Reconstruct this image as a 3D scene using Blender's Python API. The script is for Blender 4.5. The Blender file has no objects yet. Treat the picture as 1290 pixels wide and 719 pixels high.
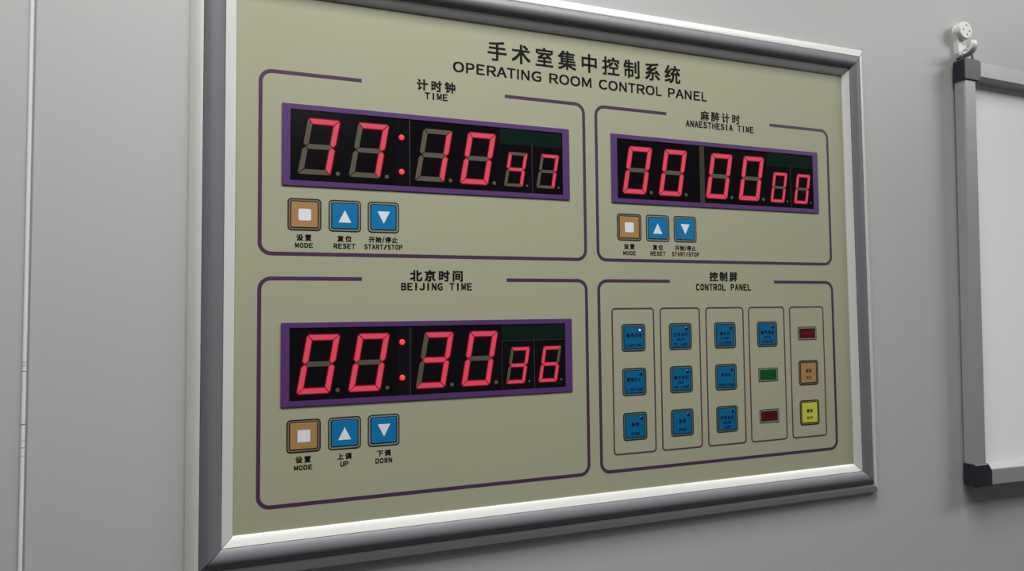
import bpy, bmesh, math, random
from mathutils import Vector, Matrix

sc = bpy.context.scene
COL = sc.collection
random.seed(4)

# ------------------------------------------------------------------ camera
# Plane coordinates of the panel are millimetres: X right, Y down, Z into the wall.
TOP = 1768.0      # height of the panel face's top edge above the floor
WZ = 2.0          # the wall surface lies 2 mm behind the panel face


def T(X, Y, Z=0.0):
    return Vector((X / 1000.0, (Z - WZ) / 1000.0, (TOP - Y) / 1000.0))


cam_d = bpy.data.cameras.new('camera')
cam = bpy.data.objects.new('camera', cam_d)
COL.objects.link(cam)
cam_d.sensor_width = 36.0
cam_d.lens = 22.172
cam_d.clip_start = 0.02
r_ = Vector((0.944159402807292, -0.329317496909425, -0.010630537139291641))
u_ = Vector((-0.004070830971495895, -0.04392024234603068, 0.999026746712753))
b_ = Vector((-0.3294638833404362, -0.9431972214449944, -0.04280830565045408))
m3 = Matrix((r_, u_, b_)).transposed()
cam.matrix_world = Matrix.Translation(T(43.782, 268.433, -549.868)) @ m3.to_4x4()
sc.camera = cam

# ------------------------------------------------------------------ world, lights, exposure
sc.view_settings.view_transform = 'Standard'
sc.view_settings.look = 'None'
sc.view_settings.gamma = 1.0
sc.view_settings.use_curve_mapping = False
sc.view_settings.exposure = 0.09

w = bpy.data.worlds.new('world')
sc.world = w
w.use_nodes = True
w.node_tree.nodes['Background'].inputs[0].default_value = (0.9, 0.95, 1.0, 1)
w.node_tree.nodes['Background'].inputs[1].default_value = 0.02


WARM = (1.0, 0.985, 0.975)


def area(name, loc, sx, sy, power, spread, color=WARM):
    l = bpy.data.lights.new(name, 'AREA')
    l.shape = 'RECTANGLE'
    l.size = sx
    l.size_y = sy
    l.energy = power
    l.color = color
    l.spread = math.radians(spread)
    o = bpy.data.objects.new(name, l)
    COL.objects.link(o)
    o.location = loc
    return o


area('ceiling_panel_light', (0.08, -0.40, 2.48), 1.20, 0.30, 14.5, 112)
area('ceiling_panel_light', (2.20, -0.66, 2.48), 1.20, 0.30, 29.0, 152)
area('ceiling_panel_light', (-0.30, -2.45, 2.48), 1.20, 0.30, 2.0, 170)

# ------------------------------------------------------------------ materials
MATS = {}


def mat(name, col, rough=0.5, metal=0.0, var=0.04, scale=40.0, bump=0.0, emit=None, estr=0.0,
        spec=0.5, stretch=None):
    m = bpy.data.materials.new(name)
    m.use_nodes = True
    nt = m.node_tree
    b = nt.nodes['Principled BSDF']
    b.inputs['Roughness'].default_value = rough
    b.inputs['Metallic'].default_value = metal
    b.inputs['Specular IOR Level'].default_value = spec
    tc = nt.nodes.new('ShaderNodeTexCoord')
    mp = nt.nodes.new('ShaderNodeMapping')
    if stretch:
        mp.inputs['Scale'].default_value = stretch
    nz = nt.nodes.new('ShaderNodeTexNoise')
    nz.inputs['Scale'].default_value = scale
    nz.inputs['Detail'].default_value = 4.0
    mx = nt.nodes.new('ShaderNodeMix')
    mx.data_type = 'RGBA'
    lo = [max(0.0, c * (1 - var)) for c in col] + [1]
    hi = [min(1.0, c * (1 + var)) for c in col] + [1]
    mx.inputs['A'].default_value = lo
    mx.inputs['B'].default_value = hi
    nt.links.new(tc.outputs['Object'], mp.inputs['Vector'])
    nt.links.new(mp.outputs['Vector'], nz.inputs['Vector'])
    nt.links.new(nz.outputs['Fac'], mx.inputs['Factor'])
    nt.links.new(mx.outputs['Result'], b.inputs['Base Color'])
    if bump > 0:
        bp = nt.nodes.new('ShaderNodeBump')
        bp.inputs['Strength'].default_value = bump
        bp.inputs['Distance'].default_value = 0.0005
        nt.links.new(nz.outputs['Fac'], bp.inputs['Height'])
        nt.links.new(bp.outputs['Normal'], b.inputs['Normal'])
    if emit:
        b.inputs['Emission Color'].default_value = (*emit, 1)
        b.inputs['Emission Strength'].default_value = estr
    MATS[name] = m
    return m


M_WALL = mat('painted_steel_wall', (0.42, 0.425, 0.42), 0.45, var=0.02, scale=6)
M_ROOM = mat('room_paint', (0.24, 0.245, 0.25), 0.6, var=0.02, scale=6)
M_FLOOR = mat('vinyl_floor', (0.16, 0.17, 0.17), 0.5, var=0.1, scale=12)
M_SEAL = mat('joint_sealant', (0.22, 0.22, 0.215), 0.6)
M_BEAD = mat('joint_bead', (0.62, 0.63, 0.63), 0.4)
M_FACE = mat('panel_face', (0.325, 0.33, 0.228), 0.5, var=0.02, scale=15, spec=0.3)
M_SILVER = mat('silver_lip', (0.60, 0.61, 0.585), 0.4, metal=0.15, var=0.03, scale=60)
M_BAND = mat('grey_band', (0.135, 0.138, 0.15), 0.55, metal=0.05, var=0.05, scale=60)
M_GAP = mat('mitre_gap', (0.01, 0.01, 0.01), 0.8)
M_LINE = mat('purple_line', (0.060, 0.022, 0.062), 0.45)
M_LINE2 = mat('thin_maroon_line', (0.085, 0.035, 0.062), 0.45)
M_BEZEL = mat('purple_bezel', (0.078, 0.027, 0.135), 0.45)
M_SCREEN = mat('dark_acrylic', (0.0055, 0.005, 0.007), 0.16, var=0.1, spec=0.45)
M_MODULE = mat('black_epoxy', (0.0035, 0.003, 0.0045), 0.2, var=0.1, spec=0.4)
M_GREEN = mat('green_circuit_board', (0.004, 0.013, 0.009), 0.2, spec=0.4)
M_SEAM = mat('module_seam', (0.035, 0.03, 0.032), 0.4)
M_BROWN = mat('brown_spacer', (0.038, 0.03, 0.020), 0.35)
M_OFF = mat('unlit_segment', (0.088, 0.076, 0.053), 0.5, spec=0.2)
M_ON = mat('lit_segment', (0.15, 0.05, 0.05), 0.5, emit=(0.50, 0.012, 0.055), estr=0.95, spec=0.2)
M_HALO = mat('led_glow_halo', (0.02, 0.003, 0.004), 0.3, emit=(0.16, 0.0, 0.008), estr=0.75)  # light bleeding round the lit LEDs, put in as a dim red emissive edge
M_DOT = mat('lit_dot', (0.25, 0.05, 0.05), 0.4, emit=(0.85, 0.012, 0.035), estr=0.95)
M_INK = mat('black_ink', (0.004, 0.004, 0.004), 0.6, spec=0.12)
M_KLINE = mat('key_outline', (0.006, 0.010, 0.014), 0.6, spec=0.15)
M_KGREY = mat('key_ring_grey', (0.20, 0.205, 0.165), 0.5)
M_KOR2 = mat('key_ring_brown', (0.17, 0.115, 0.06), 0.5)
M_KOLIVE = mat('key_ring_olive', (0.20, 0.19, 0.03), 0.5)
M_KBLUE = mat('key_blue', (0.003, 0.15, 0.34), 0.5, spec=0.2)
M_KBLUE2 = mat('key_deep_blue', (0.002, 0.105, 0.24), 0.5, spec=0.15)
M_KGREY2 = mat('key_ring_teal_grey', (0.13, 0.155, 0.13), 0.5, spec=0.2)
M_KTEAL = mat('key_outline_teal', (0.008, 0.026, 0.034), 0.6, spec=0.15)
M_KORNG = mat('key_orange', (0.34, 0.195, 0.075), 0.4)
M_KYEL = mat('key_yellow', (0.50, 0.50, 0.06), 0.4)
M_WHITE = mat('icon_white', (0.66, 0.68, 0.72), 0.45)
M_NAVY = mat('navy_ink', (0.001, 0.008, 0.05), 0.6, spec=0.12)
M_KBRN = mat('brown_ink', (0.02, 0.010, 0.006), 0.6, spec=0.12)
M_KOLI = mat('olive_ink', (0.03, 0.03, 0.004), 0.6, spec=0.12)
M_LEDOFF = mat('indicator_off', (0.006, 0.010, 0.075), 0.25)
M_LEDON = mat('indicator_lit', (0.5, 0.4, 0.6), 0.3, emit=(0.9, 0.62, 0.95), estr=0.8)
M_LEDVIO = mat('indicator_violet', (0.05, 0.01, 0.11), 0.3, emit=(0.12, 0.01, 0.2), estr=0.3)
M_WRED = mat('red_window', (0.075, 0.004, 0.006), 0.3)
M_WGREEN = mat('green_window', (0.003, 0.075, 0.008), 0.3)
M_WREDT = mat('red_window_ink', (0.16, 0.006, 0.008), 0.3)
M_BOARD = mat('whiteboard_enamel', (0.89, 0.88, 0.875), 0.3, var=0.01, scale=5)
M_ALU = mat('anodised_aluminium', (0.35, 0.355, 0.365), 0.42, metal=0.3, var=0.04, scale=30, stretch=(1, 1, 1))
M_CAP = mat('black_plastic_cap', (0.010, 0.012, 0.018), 0.45)
M_HOOK = mat('white_plastic', (0.80, 0.79, 0.77), 0.4)
M_NAIL = mat('steel_nail', (0.18, 0.18, 0.18), 0.4, metal=0.6)
M_WIRE = mat('steel_wire', (0.25, 0.24, 0.23), 0.35, metal=0.8)

# ------------------------------------------------------------------ object helpers
ORG = {}          # world origin (mm space converted) of every object, for parenting without rotation


def tag(o, label=None, cat=None, kind=None, group=None):
    if label:
        o['label'] = label
    if cat:
        o['category'] = cat
    if kind:
        o['kind'] = kind
    if group:
        o['group'] = group
    return o


def empty(name, org, label, cat):
    o = bpy.data.objects.new(name, None)
    o.empty_display_size = 0.05
    COL.objects.link(o)
    o.location = org
    ORG[o.name] = Vector(org)
    return tag(o, label, cat)


class MB:
    """collects polygons in panel millimetres"""

    def __init__(self):
        self.v, self.f, self.m, self.s, self.mats = [], [], [], [], []

    def mi(self, m):
        if m not in self.mats:
            self.mats.append(m)
        return self.mats.index(m)

    def poly(self, pts, m, smooth=False):
        n = len(self.v)
        self.v += [tuple(p) for p in pts]
        self.f.append(list(range(n, n + len(pts))))
        self.m.append(self.mi(m))
        self.s.append(smooth)

    def faces(self, verts, faces, m, smooth=False):
        n = len(self.v)
        self.v += [tuple(p) for p in verts]
        k = self.mi(m)
        for f in faces:
            self.f.append([n + i for i in f])
            self.m.append(k)
            self.s.append(smooth)

    def prism(self, outline, z0, z1, m, mside=None, bevel=0.0):
        """closed outline (x, y) extruded from z0 (back) to z1 (front, smaller z)"""
        n = len(outline)
        mside = mside or m
        if bevel > 0:
            ins = inset(outline, bevel)
            sgn = 1 if z1 > z0 else -1
            rings = [(outline, z0), (outline, z1 - sgn * bevel), (ins, z1)]
        else:
            rings = [(outline, z0), (outline, z1)]
        V = []
        for o, z in rings:
            V += [(x, y, z) for x, y in o]
        F = []
        for k in range(len(rings) - 1):
            for i in range(n):
                j = (i + 1) % n
                F.append([k * n + i, k * n + j, (k + 1) * n + j, (k + 1) * n + i])
        self.faces(V, F, mside)
        self.poly([(x, y, z1) for x, y in rings[-1][0]], m)
        self.poly([(x, y, z0) for x, y in reversed(outline)], mside)

    def ring(self, outer, inner, z0, z1, m):
        """frame between two outlines of equal count, with thickness"""
        n = len(outer)
        V = [(x, y, z1) for x, y in outer] + [(x, y, z1) for x, y in inner] + \
            [(x, y, z0) for x, y in outer] + [(x, y, z0) for x, y in inner]
        F = []
        for i in range(n):
            j = (i + 1) % n
            F += [[i, j, n + j, n + i], [2 * n + i, 3 * n + i, 3 * n + j, 2 * n + j],
                  [i, 2 * n + i, 2 * n + j, j], [n + i, n + j, 3 * n + j, 3 * n + i]]
        self.faces(V, F, m)

    def disc(self, cx, cy, r, z0, z1, m, n=24, dome=0.0):
        out = [(cx + r * math.cos(2 * math.pi * i / n), cy + r * math.sin(2 * math.pi * i / n)) for i in range(n)]
        self.prism(out, z0, z1, m, bevel=dome)

    def build(self, name, parent=None, org=None, fix=True):
        if org is None:
            xs = [p[0] for p in self.v]
            ys = [p[1] for p in self.v]
            zs = [p[2] for p in self.v]
            org = T((min(xs) + max(xs)) / 2, (min(ys) + max(ys)) / 2, max(zs))
        me = bpy.data.meshes.new(name)
        me.from_pydata([T(*p) - org for p in self.v], [], self.f)
        for m in self.mats:
            me.materials.append(m)
        me.polygons.foreach_set('material_index', self.m)
        me.polygons.foreach_set('use_smooth', self.s)
        if fix:
            bm = bmesh.new()
            bm.from_mesh(me)
            bmesh.ops.remove_doubles(bm, verts=bm.verts, dist=1e-6)
            bmesh.ops.recalc_face_normals(bm, faces=bm.faces)
            bm.to_mesh(me)
            bm.free()
        me.update()
        o = bpy.data.objects.new(name, me)
        COL.objects.link(o)
        ORG[o.name] = Vector(org)
        if parent:
            o.parent = parent
            o.location = Vector(org) - ORG[parent.name]
        else:
            o.location = org
        return o


def inset(poly, d):
    """inset a convex outline by d"""
    n = len(poly)
    a = sum(poly[i][0] * poly[(i + 1) % n][1] - poly[(i + 1) % n][0] * poly[i][1] for i in range(n))
    s = 1 if a > 0 else -1
    L = []
    for i in range(n):
        (x0, y0), (x1, y1) = poly[i], poly[(i + 1) % n]
        dx, dy = x1 - x0, y1 - y0
        l = math.hypot(dx, dy) or 1e-9
        nx, ny = -dy / l * s, dx / l * s
        L.append((x0 + nx * d, y0 + ny * d, dx / l, dy / l))
    out = []
    for i in range(n):
        x0, y0, dx0, dy0 = L[i - 1]
        x1, y1, dx1, dy1 = L[i]
        c = dx0 * dy1 - dy0 * dx1
        if abs(c) < 1e-6:
            out.append((x1, y1))
            continue
        t = ((x1 - x0) * dy1 - (y1 - y0) * dx1) / c
        out.append((x0 + dx0 * t, y0 + dy0 * t))
    return out


def rrect(x0, y0, x1, y1, r, n=6):
    r = max(r, 0.01)
    o = []
    for cx, cy, a in ((x1 - r, y0 + r, -90), (x1 - r, y1 - r, 0), (x0 + r, y1 - r, 90), (x0 + r, y0 + r, 180)):
        for i in range(n + 1):
            t = math.radians(a + 90 * i / n)
            o.append((cx + r * math.cos(t), cy + r * math.sin(t)))
    return o


# ------------------------------------------------------------------ lettering
_GL = {}
_fc = bpy.data.curves.new('lettering_source', 'FONT')
_fo = bpy.data.objects.new('lettering_source', _fc)
COL.objects.link(_fo)


def glyph(s, off):
    """flat mesh of a character or a word: verts (x, y up), faces, bounds"""
    k = (s, off)
    if k not in _GL:
        _fc.body = s
        _fc.resolution_u = 4
        bpy.context.view_layer.update()
        me = bpy.data.meshes.new_from_object(_fo.evaluated_get(bpy.context.evaluated_depsgraph_get()))
        v = [(p.co.x, p.co.y) for p in me.vertices]
        f = [list(p.vertices) for p in me.polygons]
        bpy.data.meshes.remove(me)
        xs = [p[0] for p in v] or [0]
        ys = [p[1] for p in v] or [0]
        _GL[k] = (v, f, min(xs), max(xs), min(ys), max(ys))
    return _GL[k]


def put(mb, s, x0, y0, x1, y1, z, m, off, vbox=None):
    """fit the glyph(s) s into the box; vbox fixes the vertical em range instead of its own bounds"""
    v, f, a, b, c, d = glyph(s, off)
    if vbox:
        c, d = vbox
    sx = (x1 - x0) / (b - a)
    sy = (y1 - y0) / (d - c)
    # heavier strokes: the same ink laid down a few times, shifted by the stroke gain
    k = off * (y1 - y0)
    for i, (ox, oy) in enumerate(((-1, -.7), (1, -.7), (-1, .7), (1, .7)) if off > 0 else ((0, 0),)):
        mb.faces([(x0 + k + (x - a) * (sx - 2 * k / (b - a)) + ox * k, y1 - k - (y - c) * (sy - 2 * k / (d - c)) + oy * k, z - i * .004)
                  for x, y in v], f, m)


def wide(ch):
    """the wide grotesque form of a capital letter"""
    return chr(ord(ch) - 0x20 + 0xff00) if 'A' <= ch <= 'Z' else ch


def line_cells(mb, text, x0, y0, x1, y1, z, m, off=0.02, fill=0.86):
    """even cells, one character in each (the printed captions are monospaced)"""
    n = len(text)
    cw = (x1 - x0) / (n - (1 - fill))
    for i, ch in enumerate(text):
        if ch == ' ':
            continue
        a = x0 + i * cw
        b = a + cw * fill
        cjk = ord(ch) > 255
        if ch == 'I':
            c = (a + b) / 2
            h = (y1 - y0) * (.065 + off)
            mb.poly([(c - h, y0, z), (c + h, y0, z), (c + h, y1, z), (c - h, y1, z)], m)
        elif ch == '1':
            put(mb, ch, a + cw * .15, y0, b - cw * .2, y1, z, m, off)
        elif ch == '.':
            put(mb, ch, a + cw * .25, y1 - (y1 - y0) * .2, a + cw * .5, y1, z, m, off)
        elif ch == '-':
            put(mb, ch, a + cw * .1, (y0 + y1) / 2 - .2, b - cw * .1, (y0 + y1) / 2 + .2, z, m, off)
        elif cjk:
            g = glyph(ch, off)
            w_ = b - a
            gx0 = a + w_ * max(0, g[2])
            gx1 = a + w_ * min(1, g[3])
            put(mb, ch, gx0, y0, gx1, y1, z, m, off, vbox=(-0.08, 0.85))
        else:
            put(mb, wide(ch), a, y0, b, y1, z, m, off)


SANS = {'O': 778, 'P': 667, 'E': 667, 'R': 722, 'A': 667, 'T': 611, 'I': 278, 'N': 722, 'G': 778, 'M': 833, 'C': 722, 'L': 556}
BEAR = {'O': (38, 38), 'P': (76, 45), 'E': (79, 55), 'R': (79, 15), 'A': (2, 2), 'T': (22, 22), 'I': (93, 93), 'N': (76, 76),
        'G': (50, 55), 'M': (74, 74), 'C': (50, 40), 'L': (73, 34)}


def line_sans(mb, text, x0, y0, x1, y1, z, m, off):
    """a word in proportional grotesque capitals, fitted to x0..x1"""
    tot = sum(SANS[c] for c in text) - BEAR[text[0]][0] - BEAR[text[-1]][1]
    k = (x1 - x0) / tot
    x = x0 - BEAR[text[0]][0] * k
    for c in text:
        l, r = BEAR[c]
        a, b = x + l * k, x + (SANS[c] - r) * k
        if c == 'I':
            h = (y1 - y0) * (.06 + off)
            q = (a + b) / 2
            mb.poly([(q - h, y0, z), (q + h, y0, z), (q + h, y1, z), (q - h, y1, z)], m)
        else:
            o = .012 * (y1 - y0) if c in 'OGC' else 0
            put(mb, wide(c), a, y0 - o, b, y1 + o, z, m, off)
        x += SANS[c] * k


def line_cjk(mb, text, x0, y0, x1, y1, z, m, off=0.016, cw=None):
    """Chinese line: glyph bodies of width cw spread from x0 to x1"""
    n = len(text)
    wts = [0.45 if c in '/1' else 1.0 for c in text]
    tot = sum(wts)
    if cw is None:
        cw = (x1 - x0) / tot
    gap = (x1 - x0 - cw * tot) / max(1, n - 1)
    x = x0
    for c, q in zip(text, wts):
        g = glyph(c, off)
        ww = cw * q
        if q < 1:
            put(mb, c, x + ww * .1, y0, x + ww * .9, y1, z, m, off)
        else:
            put(mb, c, x + ww * g[2], y0, x + ww * g[3], y1, z, m, off, vbox=(-0.08, 0.85))
        x += ww + gap


# ================================================================== the room
def room_box(name, x0, y0, z0, x1, y1, z1, m):
    me = bpy.data.meshes.new(name)
    c = Vector(((x0 + x1) / 2, (y0 + y1) / 2, (z0 + z1) / 2))
    V = [Vector((x, y, z)) - c for x in (x0, x1) for y in (y0, y1) for z in (z0, z1)]
    F = [(0, 1, 3, 2), (4, 6, 7, 5), (0, 4, 5, 1), (2, 3, 7, 6), (0, 2, 6, 4), (1, 5, 7, 3)]
    me.from_pydata(V, [], F)
    me.materials.append(m)
    o = bpy.data.objects.new(name, me)
    COL.objects.link(o)
    o.location = c
    o['kind'] = 'structure'
    return o


RX0, RX1, RY0, RZ = -1.7, 2.9, -3.4, 2.5
room_box('wall_back', RX0 - .1, 0, -.1, RX1 + .1, 0.1, RZ + .1, M_WALL)
room_box('wall_front', RX0 - .1, RY0 - .1, -.1, RX1 + .1, RY0, RZ + .1, M_ROOM)
room_box('wall_left', RX0 - .1, RY0, 0, RX0, 0, RZ, M_ROOM)
room_box('wall_right', RX1, RY0, 0, RX1 + .1, 0, RZ, M_ROOM)
room_box('floor', RX0, RY0, -.1, RX1, 0, 0, M_FLOOR)
room_box('ceiling', RX0, RY0, RZ, RX1, 0, RZ + .1, M_ROOM)

# joint between two wall panels: sealant strip with a pale raised bead, nicked low down
mb = MB()
SX = -139.5
mb.prism([(SX - 1.6, -930), (SX + 2.6, -930), (SX + 2.6, 1766), (SX - 1.6, 1766)], WZ, WZ - 0.3, M_SEAL)
nicks = [(300.5, 300.9), (303, 303.3), (307, 307.5), (345.3, 346.0), (357, 357.3), (362, 362.4), (368, 368.3)]
ys = [-930.0] + [q for n in nicks for q in n] + [1766.0]
for k in range(0, len(ys), 2):
    a, b = ys[k], ys[k + 1]
    prof = [(-1.5, WZ - .25), (-1.2, WZ - 1.1), (-.4, WZ - 1.5), (.5, WZ - 1.4), (1.1, WZ - .9), (1.3, WZ - .25)]
    V = [(SX + x, a, z) for x, z in prof] + [(SX + x, b, z) for x, z in prof]
    n = len(prof)
    mb.faces(V, [[i, i + 1, n + i + 1, n + i] for i in range(n - 1)] + [list(range(n)), list(range(n, 2 * n))], M_BEAD)
o = mb.build('trim_1')
o['kind'] = 'structure'

# ================================================================== the control panel
PW, PH = 640.0, 442.3
panel = empty('control_panel', T(PW / 2, PH + 33.5, WZ),
              'beige operating room control panel with red digital clocks in a silver grey wall frame', 'control panel')

mb = MB()
mb.prism([(-3, -3), (PW + 3, -3), (PW + 3, PH + 3), (-3, PH + 3)], WZ - 0.2, 0.0, M_FACE)
face = mb.build('face_plate', panel)

# frame: four mitred rails of silver with a grey convex band
LIP_IN = [(-0.3, 0.3), (-0.3, -0.9), (0.6, -1.6), (3.5, -3.2), (7.0, -4.7), (7.2, -4.6), (7.3, -3.6)]
BAND = [(7.3, -3.6), (7.5, -5.2)] + [(7.5 + 15.3 * t, -5.2 - 3.6 * math.sin(math.pi * t) ** 0.8) for t in
                                     [i / 14 for i in range(1, 14)]] + [(22.8, -5.2), (23.0, -3.8)]
LIP_OUT = [(23.0, -3.8), (23.2, -5.0), (24.0, -5.3), (26.5, -4.9), (29.5, -3.4), (32.0, -1.6), (33.4, -0.1), (33.5, 0.6),
           (33.5, WZ - .05)]


def rail(side, gap):
    def strip(mb, prof, m):
        def P(w, z, end):
            e = (w - gap) if True else w
            if side == 'L':
                return (-w, -e if end == 0 else PH + e, z)
            if side == 'R':
                return (PW + w, -e if end == 0 else PH + e, z)
            if side == 'T':
                return (-e if end == 0 else PW + e, -w, z)
            return (-e if end == 0 else PW + e, PH + w, z)
        n = len(prof)
        V = [P(w, z, 0) for w, z in prof] + [P(w, z, 1) for w, z in prof]
        mb.faces(V, [[i, i + 1, n + i + 1, n + i] for i in range(n - 1)], m, True)
    a = MB()
    strip(a, LIP_IN, M_SILVER)
    strip(a, LIP_OUT, M_SILVER)
    strip(a, [(33.5, WZ - .05), (-0.3, WZ - .05)], M_GAP)
    strip(a, [(-0.3, WZ - .05), (-0.3, 0.3)], M_GAP)
    r = a.build('frame_rail', panel)
    b = MB()
    strip(b, BAND, M_BAND)
    strip(b, [(23.0, -3.8), (23.0, -0.2), (7.3, -0.2), (7.3, -3.6)], M_GAP)
    q = b.build('grey_band', r)
    q['label'] = 'dark grey convex band along the silver rail'
    for ob in (r, q):
        for e in ob.data.edges:
            pass
        sm = ob.data
        try:
            sm.set_sharp_from_angle(angle=math.radians(32))
        except Exception:
            pass
    return r


for s_ in 'LTRB':
    rail(s_, 0.3)


# printed outlines
def outline_with_gap(x0, y0, x1, y1, r, g0, g1, wd, m):
    mb = MB()
    z0, z1 = 0.0, -0.12
    path = [(g1, y0), (x1 - r, y0)]
    n = 8
    for cx, cy, a in ((x1 - r, y0 + r, -90), (x1 - r, y1 - r, 0), (x0 + r, y1 - r, 90), (x0 + r, y0 + r, 180)):
        for i in range(n + 1):
            t = math.radians(a + 90 * i / n)
            path.append((cx + r * math.cos(t), cy + r * math.sin(t)))
    path.append((g0, y0))
    P = [path[0]]
    for p in path[1:]:
        if math.hypot(p[0] - P[-1][0], p[1] - P[-1][1]) > 1e-4:
            P.append(p)
    A, B = [], []
    for i, (x, y) in enumerate(P):
        xa, ya = P[max(0, i - 1)]
        xb, yb = P[min(len(P) - 1, i + 1)]
        l = math.hypot(xb - xa, yb - ya)
        nx, ny = -(yb - ya) / l, (xb - xa) / l
        A.append((x - nx * wd / 2, y - ny * wd / 2))
        B.append((x + nx * wd / 2, y + ny * wd / 2))
    n = len(P)
    V = [(x, y, z1) for x, y in A] + [(x, y, z1) for x, y in B] + [(x, y, z0) for x, y in A] + [(x, y, z0) for x, y in B]
    F = [[0, n, 3 * n, 2 * n], [n - 1, 2 * n - 1, 4 * n - 1, 3 * n - 1]]
    for i in range(n - 1):
        j = i + 1
        F += [[i, j, n + j, n + i], [i, 2 * n + i, 2 * n + j, j], [n + i, n + j, 3 * n + j, 3 * n + i]]
    mb.faces(V, F, m)
    return mb.build('printed_outline', face)


YT0, YT1, YB0, YB1 = 66.6, 218.0, 238.4, 422.6
outline_with_gap(18.8, YT0, 311.6, YT1, 9, 100.2, 230.7, 3.0, M_LINE)
outline_with_gap(324.9, YT0, 616.4, YT1, 9, 405.4, 536.0, 3.0, M_LINE)
outline_with_gap(18.8, YB0, 311.6, YB1, 9, 100.2, 230.7, 3.0, M_LINE)
outline_with_gap(324.9, YB0, 616.4, YB1, 9, 405.4, 536.0, 3.0, M_LINE)
CX = [362.2, 416.4, 470.8, 524.6, 579.0]
for c in CX:
    mb = MB()
    a, b = (c - 23.2, 265.7), (c + 23.2, 407.0)
    mb.ring(rrect(a[0] - .75, a[1] - .75, b[0] + .75, b[1] + .75, 4), rrect(a[0] + .75, a[1] + .75, b[0] - .75, b[1] - .75, 2.6), 0, -.12, M_LINE2)
    mb.build('printed_column_outline', face)

# printed captions
ZT = -0.1


def caption(fn):
    mb = MB()
    fn(mb)
    return mb.build('printed_caption', face, fix=False)


def title(mb):
    line_cjk(mb, '手术室集中控制系统', 213.3, 15.2, 424.0, 34.4, ZT, M_INK, 0.024, cw=20.6)
    for word, a, b in (('OPERATING', 181.2, 267.7), ('ROOM', 275.9, 320.7), ('CONTROL', 328.7, 400.4), ('PANEL', 408.0, 455.4)):
        line_sans(mb, word, a, 39.3, b, 49.2, ZT, M_INK, 0.036)


caption(title)


def cap2(cn, cx0, cx1, cy0, cy1, cw, en, ex0, ex1, ey0, ey1, off=0.055, coff=0.04):
    def fn(mb):
        line_cjk(mb, cn, cx0, cy0, cx1, cy1, ZT, M_INK, coff, cw)
        line_cells(mb, en, ex0, ey0, ex1, ey1, ZT, M_INK, off)
    return caption(fn)


cap2('计时钟', 147.5, 184.0, 59.0, 69.6, 11.0, 'TIME', 155.2, 176.2, 70.7, 77.1)
cap2('麻醉计时', 446.4, 497.2, 59.0, 69.9, 11.4, 'ANAESTHESIA TIME', 428.4, 514.2, 70.8, 77.8, coff=0.028)
cap2('北京时间', 141.0, 190.0, 229.9, 240.3, 11.4, 'BEIJING TIME', 133.5, 197.5, 241.4, 248.1)
cap2('控制屏', 452.6, 488.8, 228.0, 238.3, 11.4, 'CONTROL PANEL', 436.2, 505.5, 240.8, 247.8)
for dx, dy, names in ((0, 0, (('复位', 'RESET', 17.8), ('开始/停止', 'START/STOP', 32.6))),
                      (306.4, 0, (('复位', 'RESET', 17.8), ('开始/停止', 'START/STOP', 32.6))),
                      (0, 182.5, (('上调', 'UP', 6.6), ('下调', 'DOWN', 14.1)))):
    cap2('设置', 46.8 + dx, 59.4 + dx, 201.4 + dy, 207.0 + dy, 5.9, 'MODE', 46.0 + dx, 60.2 + dx, 208.7 + dy, 212.8 + dy, .05, .038)
    for k, (cn, en, wd) in enumerate(names):
        c = (85.8 if k == 0 else 118.4) + dx
        half = (6.2 if '/' not in cn else 12.6)
        cap2(cn, c - half, c + half, 201.6 + dy, 207.0 + dy, 5.9 if '/' not in cn else 5.6, en,
             c - wd / 2, c + wd / 2, 208.4 + dy, 212.9 + dy, .05, .038)

# ------------------------------------------------------------------ seven segment displays
SEG = {'0': 'abcdef', '1': 'bc', '3': 'abcdg', '4': 'bcfg', '6': 'acdefg', '7': 'abc'}


def segments(w, h, t):
    m = h / 2
    q = t / 2
    c = t * 0.34
    return {
        'a': [(c, 0), (w - c, 0), (w - c / 2, c / 2), (w - t, t), (t, t), (c / 2, c / 2)],
        'd': [(c, h), (c / 2, h - c / 2), (t, h - t), (w - t, h - t), (w - c / 2, h - c / 2), (w - c, h)],
        'f': [(0, c), (c / 2, c / 2), (t, t), (t, m - q), (q, m), (0, m - q)],
        'b': [(w, c), (w, m - q), (w - q, m), (w - t, m - q), (w - t, t), (w - c / 2, c / 2)],
        'e': [(0, h - c), (0, m + q), (q, m), (t, m + q), (t, h - t), (c / 2, h - c / 2)],
        'c': [(w, h - c), (w - c / 2, h - c / 2), (w - t, h - t), (w - t, m + q), (w - q, m), (w, m + q)],
        'g': [(q, m), (t, m - q), (w - t, m - q), (w - q, m), (w - t, m + q), (t, m + q)],
    }


def digit(parent, ch, x, y, w, h, t, sl, zf):
    mb = MB()
    S = segments(w, h, t)
    sk = lambda p: (x + p[0] + sl * (1 - p[1] / h), y + p[1])
    for k, pts in S.items():
        on = k in SEG[ch]
        P = [sk(p) for p in inset(pts, 0.36 if t > 4 else 0.28)]
        if on:
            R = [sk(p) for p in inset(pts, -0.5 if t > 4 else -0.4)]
            mb.prism(R, zf + 0.0, zf - 0.10, M_HALO)  # oversized segment behind, imitates the red glow spilling past its edge
        mb.prism(P, zf, zf - (0.22 if on else 0.12), M_ON if on else M_OFF)
    r = 1.75 if t > 4 else 1.05
    mb.disc(x + w + (6.2 if t > 4 else 4.6), y + h - (2.2 if t > 4 else 1.7), r, zf, zf - 0.12, M_OFF)
    o = mb.build('digit', parent)
    return o


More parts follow.
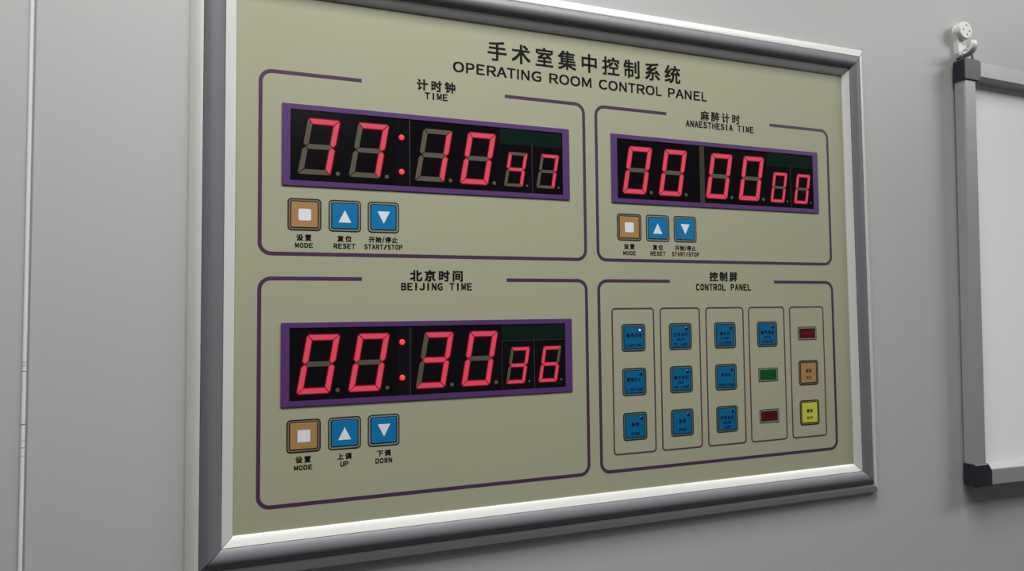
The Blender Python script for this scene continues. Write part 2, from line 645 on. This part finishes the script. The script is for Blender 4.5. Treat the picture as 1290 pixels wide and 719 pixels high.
def display(x0, y0, dy, big, small, colon, kind):
    """x0, y0: outer top left of the bezel"""
    W, Hh = 260.1, 68.5
    X0, Y0, X1, Y1 = x0 + 6.7, y0 + 4.2, x0 + W - 7.0, y0 + Hh - 4.3
    s = MB()
    s.prism([(X0 - .5, Y0 - .5), (X1 + .5, Y0 - .5), (X1 + .5, Y1 + .5), (X0 - .5, Y1 + .5)], -0.02, -0.3, M_SCREEN)
    body = s.build('clock_display', panel)
    b = MB()
    b.ring(rrect(x0, y0, x0 + W, y0 + Hh, .8, 3), rrect(X0, Y0, X1, Y1, .4, 3), 0, -.75, M_BEZEL)
    b.build('bezel', body)
    zf = -0.3
    dx = x0 - 35.3
    # black digit modules over the circuit board
    mods = [(dx + 42.6, dx + 88.5), (dx + 88.7, dx + 130.0 if colon else dx + 138.5), (dx + 142.0, dx + 183.5), (dx + 183.7, dx + 224.8)]
    for a, c in mods:
        q = MB()
        q.prism([(a, Y0 + .6), (c, Y0 + .6), (c, Y1 - .6), (a, Y1 - .6)], zf, zf - .06, M_MODULE)
        q.build('digit_module', body)
    ys = y0 + (20.0 if kind != 'beijing' else 19.7)
    for a, c in ((dx + 225.9, dx + 256.6), (dx + 257.4, dx + 287.6)):
        q = MB()
        q.prism([(a, ys), (c, ys), (c, Y1 - .6), (a, Y1 - .6)], zf, zf - .06, M_MODULE)
        q.build('digit_module', body)
    q = MB()
    q.prism([(dx + 225.5, Y0 + .6), (dx + 287.6, Y0 + .6), (dx + 287.6, ys - .6), (dx + 225.5, ys - .6)], zf, zf - .05, M_GREEN)
    q.build('circuit_board', body)['label'] = 'dark green strip above the small digits'
    q = MB()
    q.prism([(dx + 256.7, ys - 3), (dx + 257.3, ys - 3), (dx + 257.3, Y1 - .3), (dx + 256.7, Y1 - .3)], zf, zf - .1, M_SEAM)
    q.build('module_seam', body)
    q = MB()
    if kind == 'anaesthesia':
        q.prism([(dx + 138.8, Y0 + .3), (dx + 144.6, Y0 + .3), (dx + 144.6, Y1 - .3), (dx + 138.8, Y1 - .3)], zf, zf - .08, M_BROWN)
    else:
        q.prism([(dx + 141.1, Y0 + .3), (dx + 141.8, Y0 + .3), (dx + 141.8, Y1 - .3), (dx + 141.1, Y1 - .3)], zf, zf - .1, M_SEAM)
    q.build('module_seam', body)
    if kind == 'beijing':
        q = MB()
        q.prism([(dx + 225.2, ys - .5), (dx + 287.6, ys - .5), (dx + 287.6, ys - .1), (dx + 225.2, ys - .1)], zf, zf - .1, M_SEAM)
        q.build('module_seam', body)
        q = MB()
        q.prism([(dx + 225.2, ys), (dx + 225.6, ys), (dx + 225.6, Y1 - .5), (dx + 225.2, Y1 - .5)], zf, zf - .1, M_SEAM)
        q.build('module_seam', body)
    zf = -0.36
    by0, by1 = (y0 + 11.0, y0 + 58.9) if kind != 'beijing' else (y0 + 10.0, y0 + 58.9)
    for ch, px in zip(big, (47.4, 88.7, 145.4, 186.7)):
        digit(body, ch, dx + px, by0, 26.6, by1 - by0, 4.9, 8.4, zf)
    sy0, sy1 = (y0 + 26.1, y0 + 59.0) if kind != 'beijing' else (y0 + 25.4, y0 + 58.7)
    for ch, px in zip(small, (228.6, 260.7)):
        digit(body, ch, dx + px, sy0, 18.6, sy1 - sy0, 3.3, 5.6, zf)
    if colon:
        for cy in ((21.2, 51.6) if kind != 'beijing' else (18.2, 48.9)):
            q = MB()
            q.disc(dx + 134.3, y0 + cy, 2.9, zf + .06, zf - .05, M_HALO)  # wider disc behind the dot, its glow put in as emission
            q.disc(dx + 134.3, y0 + cy, 2.35, zf, zf - .7, M_DOT, dome=0.5)
            q.build('colon_dot', body)['label'] = 'round red lit colon dot'
    return body


d1 = display(35.3, 92.5, 0, '7710', '47', True, 'time')
d1['label'] = 'red digital display reading 77:10 47'
d2 = display(340.6, 92.5, 0, '0000', '00', False, 'anaesthesia')
d2['label'] = 'red digital display reading 00 00 00'
d3 = display(35.3, 274.9, 0, '0030', '36', True, 'beijing')
d3['label'] = 'red digital display reading 00:30 36'


# ------------------------------------------------------------------ push buttons
def key(x0, y0, w, h, fill, ringm, label, r=3.2, gap=1.15, ln=0.95, lm=None):
    lm = lm or M_KLINE
    x1, y1 = x0 + w, y0 + h
    mb = MB()
    e = lambda d, rr: rrect(x0 + d, y0 + d, x1 - d, y1 - d, rr)
    mb.ring(e(0, r), e(ln, r - ln), 0, -.14, lm)
    mb.ring(e(ln, r - ln), e(ln + gap, r - 1.7), 0, -.10, ringm)
    mb.ring(e(ln + gap, r - 1.7), e(2 * ln + gap - .1, 0.6), 0, -.14, lm)
    d = 2 * ln + gap - .1
    mb.prism(rrect(x0 + d, y0 + d, x1 - d, y1 - d, .6), 0, -.3, fill, bevel=.1)
    o = mb.build('push_button', panel)
    o['label'] = label
    return o


def icon(parent, pts, label):
    mb = MB()
    mb.prism(pts, -.28, -.36, M_WHITE)
    o = mb.build('button_icon', parent)
    o['label'] = label


for dx, dy, wd, r in ((0, 0, 26.8, 1.5), (306.1, 0, 27.2, 1.5), (-.1, 182.6, 26.8, .3)):
    b = key(40.1 + dx, 171.6 + dy, wd, 26.9, M_KORNG, M_KOR2, 'orange push button with a white square')
    icon(b, rrect(48.7 + dx, 180.3 + dy, 58.7 + dx, 190.1 + dy, r, 4), 'white square')
    b = key(72.7 + dx, 171.6 + dy, wd, 26.9, M_KBLUE, M_KGREY, 'blue push button with a white upward triangle')
    c = 86.1 + dx
    icon(b, [(c, 180.2 + dy), (c + 5.2, 190.6 + dy), (c - 5.2, 190.6 + dy)], 'white upward triangle')
    b = key(105.1 + dx, 171.5 + dy, wd, 26.9, M_KBLUE, M_KGREY, 'blue push button with a white downward triangle')
    c = 118.7 + dx
    icon(b, [(c - 5.3, 179.8 + dy), (c + 5.3, 179.8 + dy), (c, 190.3 + dy)], 'white downward triangle')

ROW = (280.9, 324.2, 367.5)
KEYS = [
    (0, 0, [('照明灯1', .42, 17.5), ('LIGHTING', .78, 18.0)]), (0, 1, [('照明灯2', .42, 17.5), ('LIGHTING', .78, 18.0)]),
    (0, 2, [('备用', .43, 9.5), ('SPARE', .76, 9.6)]),
    (1, 0, [('主手术灯', .43, 18.0), ('MAIN', .61, 9.0), ('OP.LAMP', .79, 17.0)]),
    (1, 1, [('副手术灯', .43, 18.0), ('ASS.', .61, 9.0), ('OP.LAMP', .79, 17.0)]),
    (1, 2, [('备用', .44, 8.6), ('SPARE', .76, 9.0)]),
    (2, 0, [('观片灯', .43, 13.5), ('X-RAY', .61, 12.0), ('VIEWER', .79, 15.0)]),
    (2, 1, [('手术中', .42, 13.0), ('OPERATING', .80, 19.0)]),
    (2, 2, [('书写台灯', .45, 18.0), ('DESK', .63, 9.5), ('LAMP', .80, 9.5)]),
    (3, 0, [('废气排放', .43, 18.0), ('GAS', .62, 9.0), ('EXHAUST', .79, 16.0)]),
    (4, 1, [('测试', .42, 8.5), ('TEST', .70, 8.0)]),
    (4, 2, [('静音', .43, 8.5), ('MUTE', .71, 8.0)]),
]
for cx, ry, lines in KEYS:
    x0 = CX[cx] - 13.4 + (0.2 if cx == 0 else 0) + (.4 if cx > 2 else 0)
    y0 = ROW[ry]
    fill, rg, ink, nm = M_KBLUE2, M_KGREY2, M_NAVY, 'blue push button marked '
    if cx == 4:
        fill, rg, ink, nm = ((M_KORNG, M_KOR2, M_KBRN, 'orange push button marked '), (M_KYEL, M_KOLIVE, M_KOLI, 'yellow push button marked '))[ry - 1]
    k = key(x0, y0, 26.8, 27.1, fill, rg, nm + lines[0][0], gap=.8, ln=1.15, lm=M_KTEAL if cx < 4 else M_KLINE)
    mb = MB()
    for tx, fy, wd in lines:
        c = x0 + 13.4
        cy = y0 + 27.1 * fy
        if ord(tx[0]) > 255:
            line_cjk(mb, tx, c - wd / 2, cy - 2.1, c + wd / 2, cy + 2.1, -.34, ink, .04)
        else:
            line_cells(mb, tx, c - wd / 2, cy - 1.5, c + wd / 2, cy + 1.5, -.34, ink, .06)
    mb.build('button_lettering', k, fix=False)
    if cx < 4:
        mb = MB()
        lx, ly = x0 + 20.6, y0 + 6.1
        if (cx, ry) == (0, 0):
            mb.disc(lx, ly, 1.9, -.25, -.42, M_LEDVIO)
            mb.disc(lx - .3, ly + .2, 1.0, -.4, -.7, M_LEDON, dome=.2)
        else:
            mb.disc(lx, ly, 1.75, -.25, -.5, M_LEDOFF, dome=.2)
        o = mb.build('indicator_light', k)
        if (cx, ry) == (0, 0):
            o['label'] = 'lit white violet indicator light'

for cx, y0, m, nm in ((4, 287.5, M_WRED, 'dark red indicator window, top right'), (3, 330.4, M_WGREEN, 'dark green indicator window'),
                      (3, 374.1, M_WRED, 'dark red indicator window under the green one')):
    wd = 25.6
    x0 = CX[cx] - wd / 2 + .3
    mb = MB()
    e = lambda d, rr: rrect(x0 + d, y0 + d, x0 + wd - d, y0 + 14.5 - d, rr, 3)
    mb.ring(e(0, 1.2), e(.7, .9), 0, -.14, M_KLINE)
    mb.ring(e(.7, .9), e(1.9, .5), 0, -.10, M_KGREY)
    mb.ring(e(1.9, .5), e(2.4, .3), 0, -.14, M_KLINE)
    mb.prism(e(2.4, .3), 0, -.3, m)
    k = mb.build('indicator_window', panel)
    k['label'] = nm
    if y0 < 300:
        mb = MB()
        line_cells(mb, 'ALARM', x0 + 5, y0 + 5.2, x0 + wd - 5, y0 + 9.3, -.34, M_WREDT, .02)
        mb.build('window_lettering', k, fix=False)

# ================================================================== the whiteboard (hangs 1.25 degrees askew)
BX, BY = 822.4, -37.6          # top left corner of the board frame
BW, BH = 900.0, 519.0
wb = empty('whiteboard', T(BX, BY, 0), 'white marker board in a grey aluminium frame with black corner caps, hung on the wall', 'whiteboard')
X_ = lambda x: BX + x
Y_ = lambda y: BY + y
mb = MB()
mb.prism([(X_(20), Y_(18)), (X_(BW - 20), Y_(18)), (X_(BW - 20), Y_(BH - 18)), (X_(20), Y_(BH - 18))], -1.8, -2.6, M_BOARD)
mb.build('writing_surface', wb)
PROF = [(0.0, -1.8), (0.0, -12.6), (1.2, -14.0), (18.6, -14.0), (19.6, -13.4), (23.6, -2.0), (23.6, -1.8)]
for side in 'LTRB':
    mb = MB()

    def P(w_, z, end):
        e = w_
        if side == 'L':
            return (X_(w_), Y_(e if end == 0 else BH - e), z)
        if side == 'R':
            return (X_(BW - w_), Y_(e if end == 0 else BH - e), z)
        if side == 'T':
            return (X_(e if end == 0 else BW - e), Y_(w_), z)
        return (X_(e if end == 0 else BW - e), Y_(BH - w_), z)
    n = len(PROF)
    V = [P(a, z, 0) for a, z in PROF] + [P(a, z, 1) for a, z in PROF]
    mb.faces(V, [[i, (i + 1) % n, n + (i + 1) % n, n + i] for i in range(n)] + [list(range(n)), list(range(n, 2 * n))], M_ALU)
    mb.build('frame_rail', wb)
for sx, sy in ((0, 0), (1, 0), (0, 1), (1, 1)):
    base = [(-1.3, 1.5), (1.0, -1.0), (24.5, -1.0), (28.0, 1.0), (28.0, 18.0), (22.6, 26.0), (-1.3, 26.0)]
    pts = [(X_(BW - x) if sx else X_(x), Y_(BH - y) if sy else Y_(y)) for x, y in base]
    mb = MB()
    mb.prism(pts, -1.0, -15.4, M_CAP, bevel=.9)
    mb.build('corner_cap', wb)['label'] = 'black plastic corner cap'


def tube(mb, path, r, m, n=8):
    V, F = [], []
    for i, p in enumerate(path):
        p = Vector(p)
        a = Vector(path[max(0, i - 1)])
        b = Vector(path[min(len(path) - 1, i + 1)])
        d = (b - a).normalized()
        up = Vector((0, 0, 1)) if abs(d.z) < .9 else Vector((1, 0, 0))
        s = d.cross(up).normalized()
        t = d.cross(s)
        for k in range(n):
            q = p + (s * math.cos(2 * math.pi * k / n) + t * math.sin(2 * math.pi * k / n)) * r
            V.append(tuple(q))
    for i in range(len(path) - 1):
        for k in range(n):
            F.append([i * n + k, i * n + (k + 1) % n, (i + 1) * n + (k + 1) % n, (i + 1) * n + k])
    F += [list(range(n)), list(range((len(path) - 1) * n, len(path) * n))]
    mb.faces(V, F, m, True)


mb = MB()
rc = 17.0      # hanging wire loop above the corner cap
path = [(X_(rc - 9), Y_(.5), -6.5), (X_(rc - 9), Y_(-7), -6.5)]
for i in range(13):
    t = math.pi * (1 - i / 12)
    path.append((X_(rc + 8.6 * math.cos(t)), Y_(-9 - 7.4 * math.sin(t)), -6.5))
path += [(X_(rc + 9), Y_(-7), -6.5), (X_(rc + 9), Y_(.5), -6.5)]
tube(mb, path, 1.25, M_WIRE)
mb.build('hanging_loop', wb)['label'] = 'steel wire hanging loop'
wb.rotation_euler = (0, math.radians(1.22), 0)

# ================================================================== the wall hook
hx = 836.5
hook = empty('wall_hook', T(hx, -46, WZ), 'small white plastic nail-on wall hook above the corner of the whiteboard', 'hook')
mb = MB()
# back plate: keyhole outline, round above and straight below
pl = []
for i in range(13):
    t = math.radians(200 - 220 * i / 12 + 0)
    pl.append((hx + 11.0 * math.cos(t), -77.7 - 11.0 * math.sin(t)))
pl += [(hx + 8.2, -66), (hx + 7.0, -50), (hx + 5.0, -45.0), (hx - 5.0, -45.0), (hx - 7.0, -50), (hx - 8.2, -66)]
mb.prism(pl, WZ, -3.4, M_HOOK, bevel=.8)
mb.build('back_plate', hook)
mb = MB()
mb.disc(hx, -77.7, 11.2, -2.6, -8.4, M_HOOK, n=32, dome=1.0)
hd = mb.build('nail_head_disc', hook)
for ax, ay in ((1.0, -6.2), (-4.2, -.6), (6.0, 0.6), (2.2, 5.4)):
    mb = MB()
    mb.disc(hx + ax, -77.7 + ay, 1.05, -8.3, -8.9, M_NAIL, n=12, dome=.2)
    mb.build('nail', hd)
# prong: a J that leaves the plate near its foot and turns up
mb = MB()
pr = [(-2.0, -47.5), (-6, -46.6), (-10, -46.8), (-14, -48.8), (-16.6, -52.2), (-17.4, -56.5), (-17.2, -61.0)]
V, F = [], []
n = 12
for i, (z, y) in enumerate(pr):
    z0, y0 = pr[max(0, i - 1)]
    z1, y1 = pr[min(len(pr) - 1, i + 1)]
    l = math.hypot(z1 - z0, y1 - y0)
    nz, ny = -(y1 - y0) / l, (z1 - z0) / l
    hw = (6.4, 6.2, 5.8, 5.4, 5.2, 4.9, 3.6)[i]
    th = (2.4, 2.3, 2.2, 2.1, 2.0, 1.9, 1.2)[i]
    for k in range(n):
        t = 2 * math.pi * k / n
        cx_, cy_ = math.cos(t), math.sin(t)
        sq = 0.65
        ex = math.copysign(abs(cx_) ** sq, cx_) * hw
        ey = math.copysign(abs(cy_) ** sq, cy_) * th
        V.append((hx + ex, y + ny * ey, z + nz * ey))
for i in range(len(pr) - 1):
    for k in range(n):
        F.append([i * n + k, i * n + (k + 1) % n, (i + 1) * n + (k + 1) % n, (i + 1) * n + k])
F += [list(range(n)), list(range((len(pr) - 1) * n, len(pr) * n))]
mb.faces(V, F, M_HOOK, True)
mb.build('prong', hook)

bpy.data.objects.remove(_fo)
bpy.data.curves.remove(_fc)
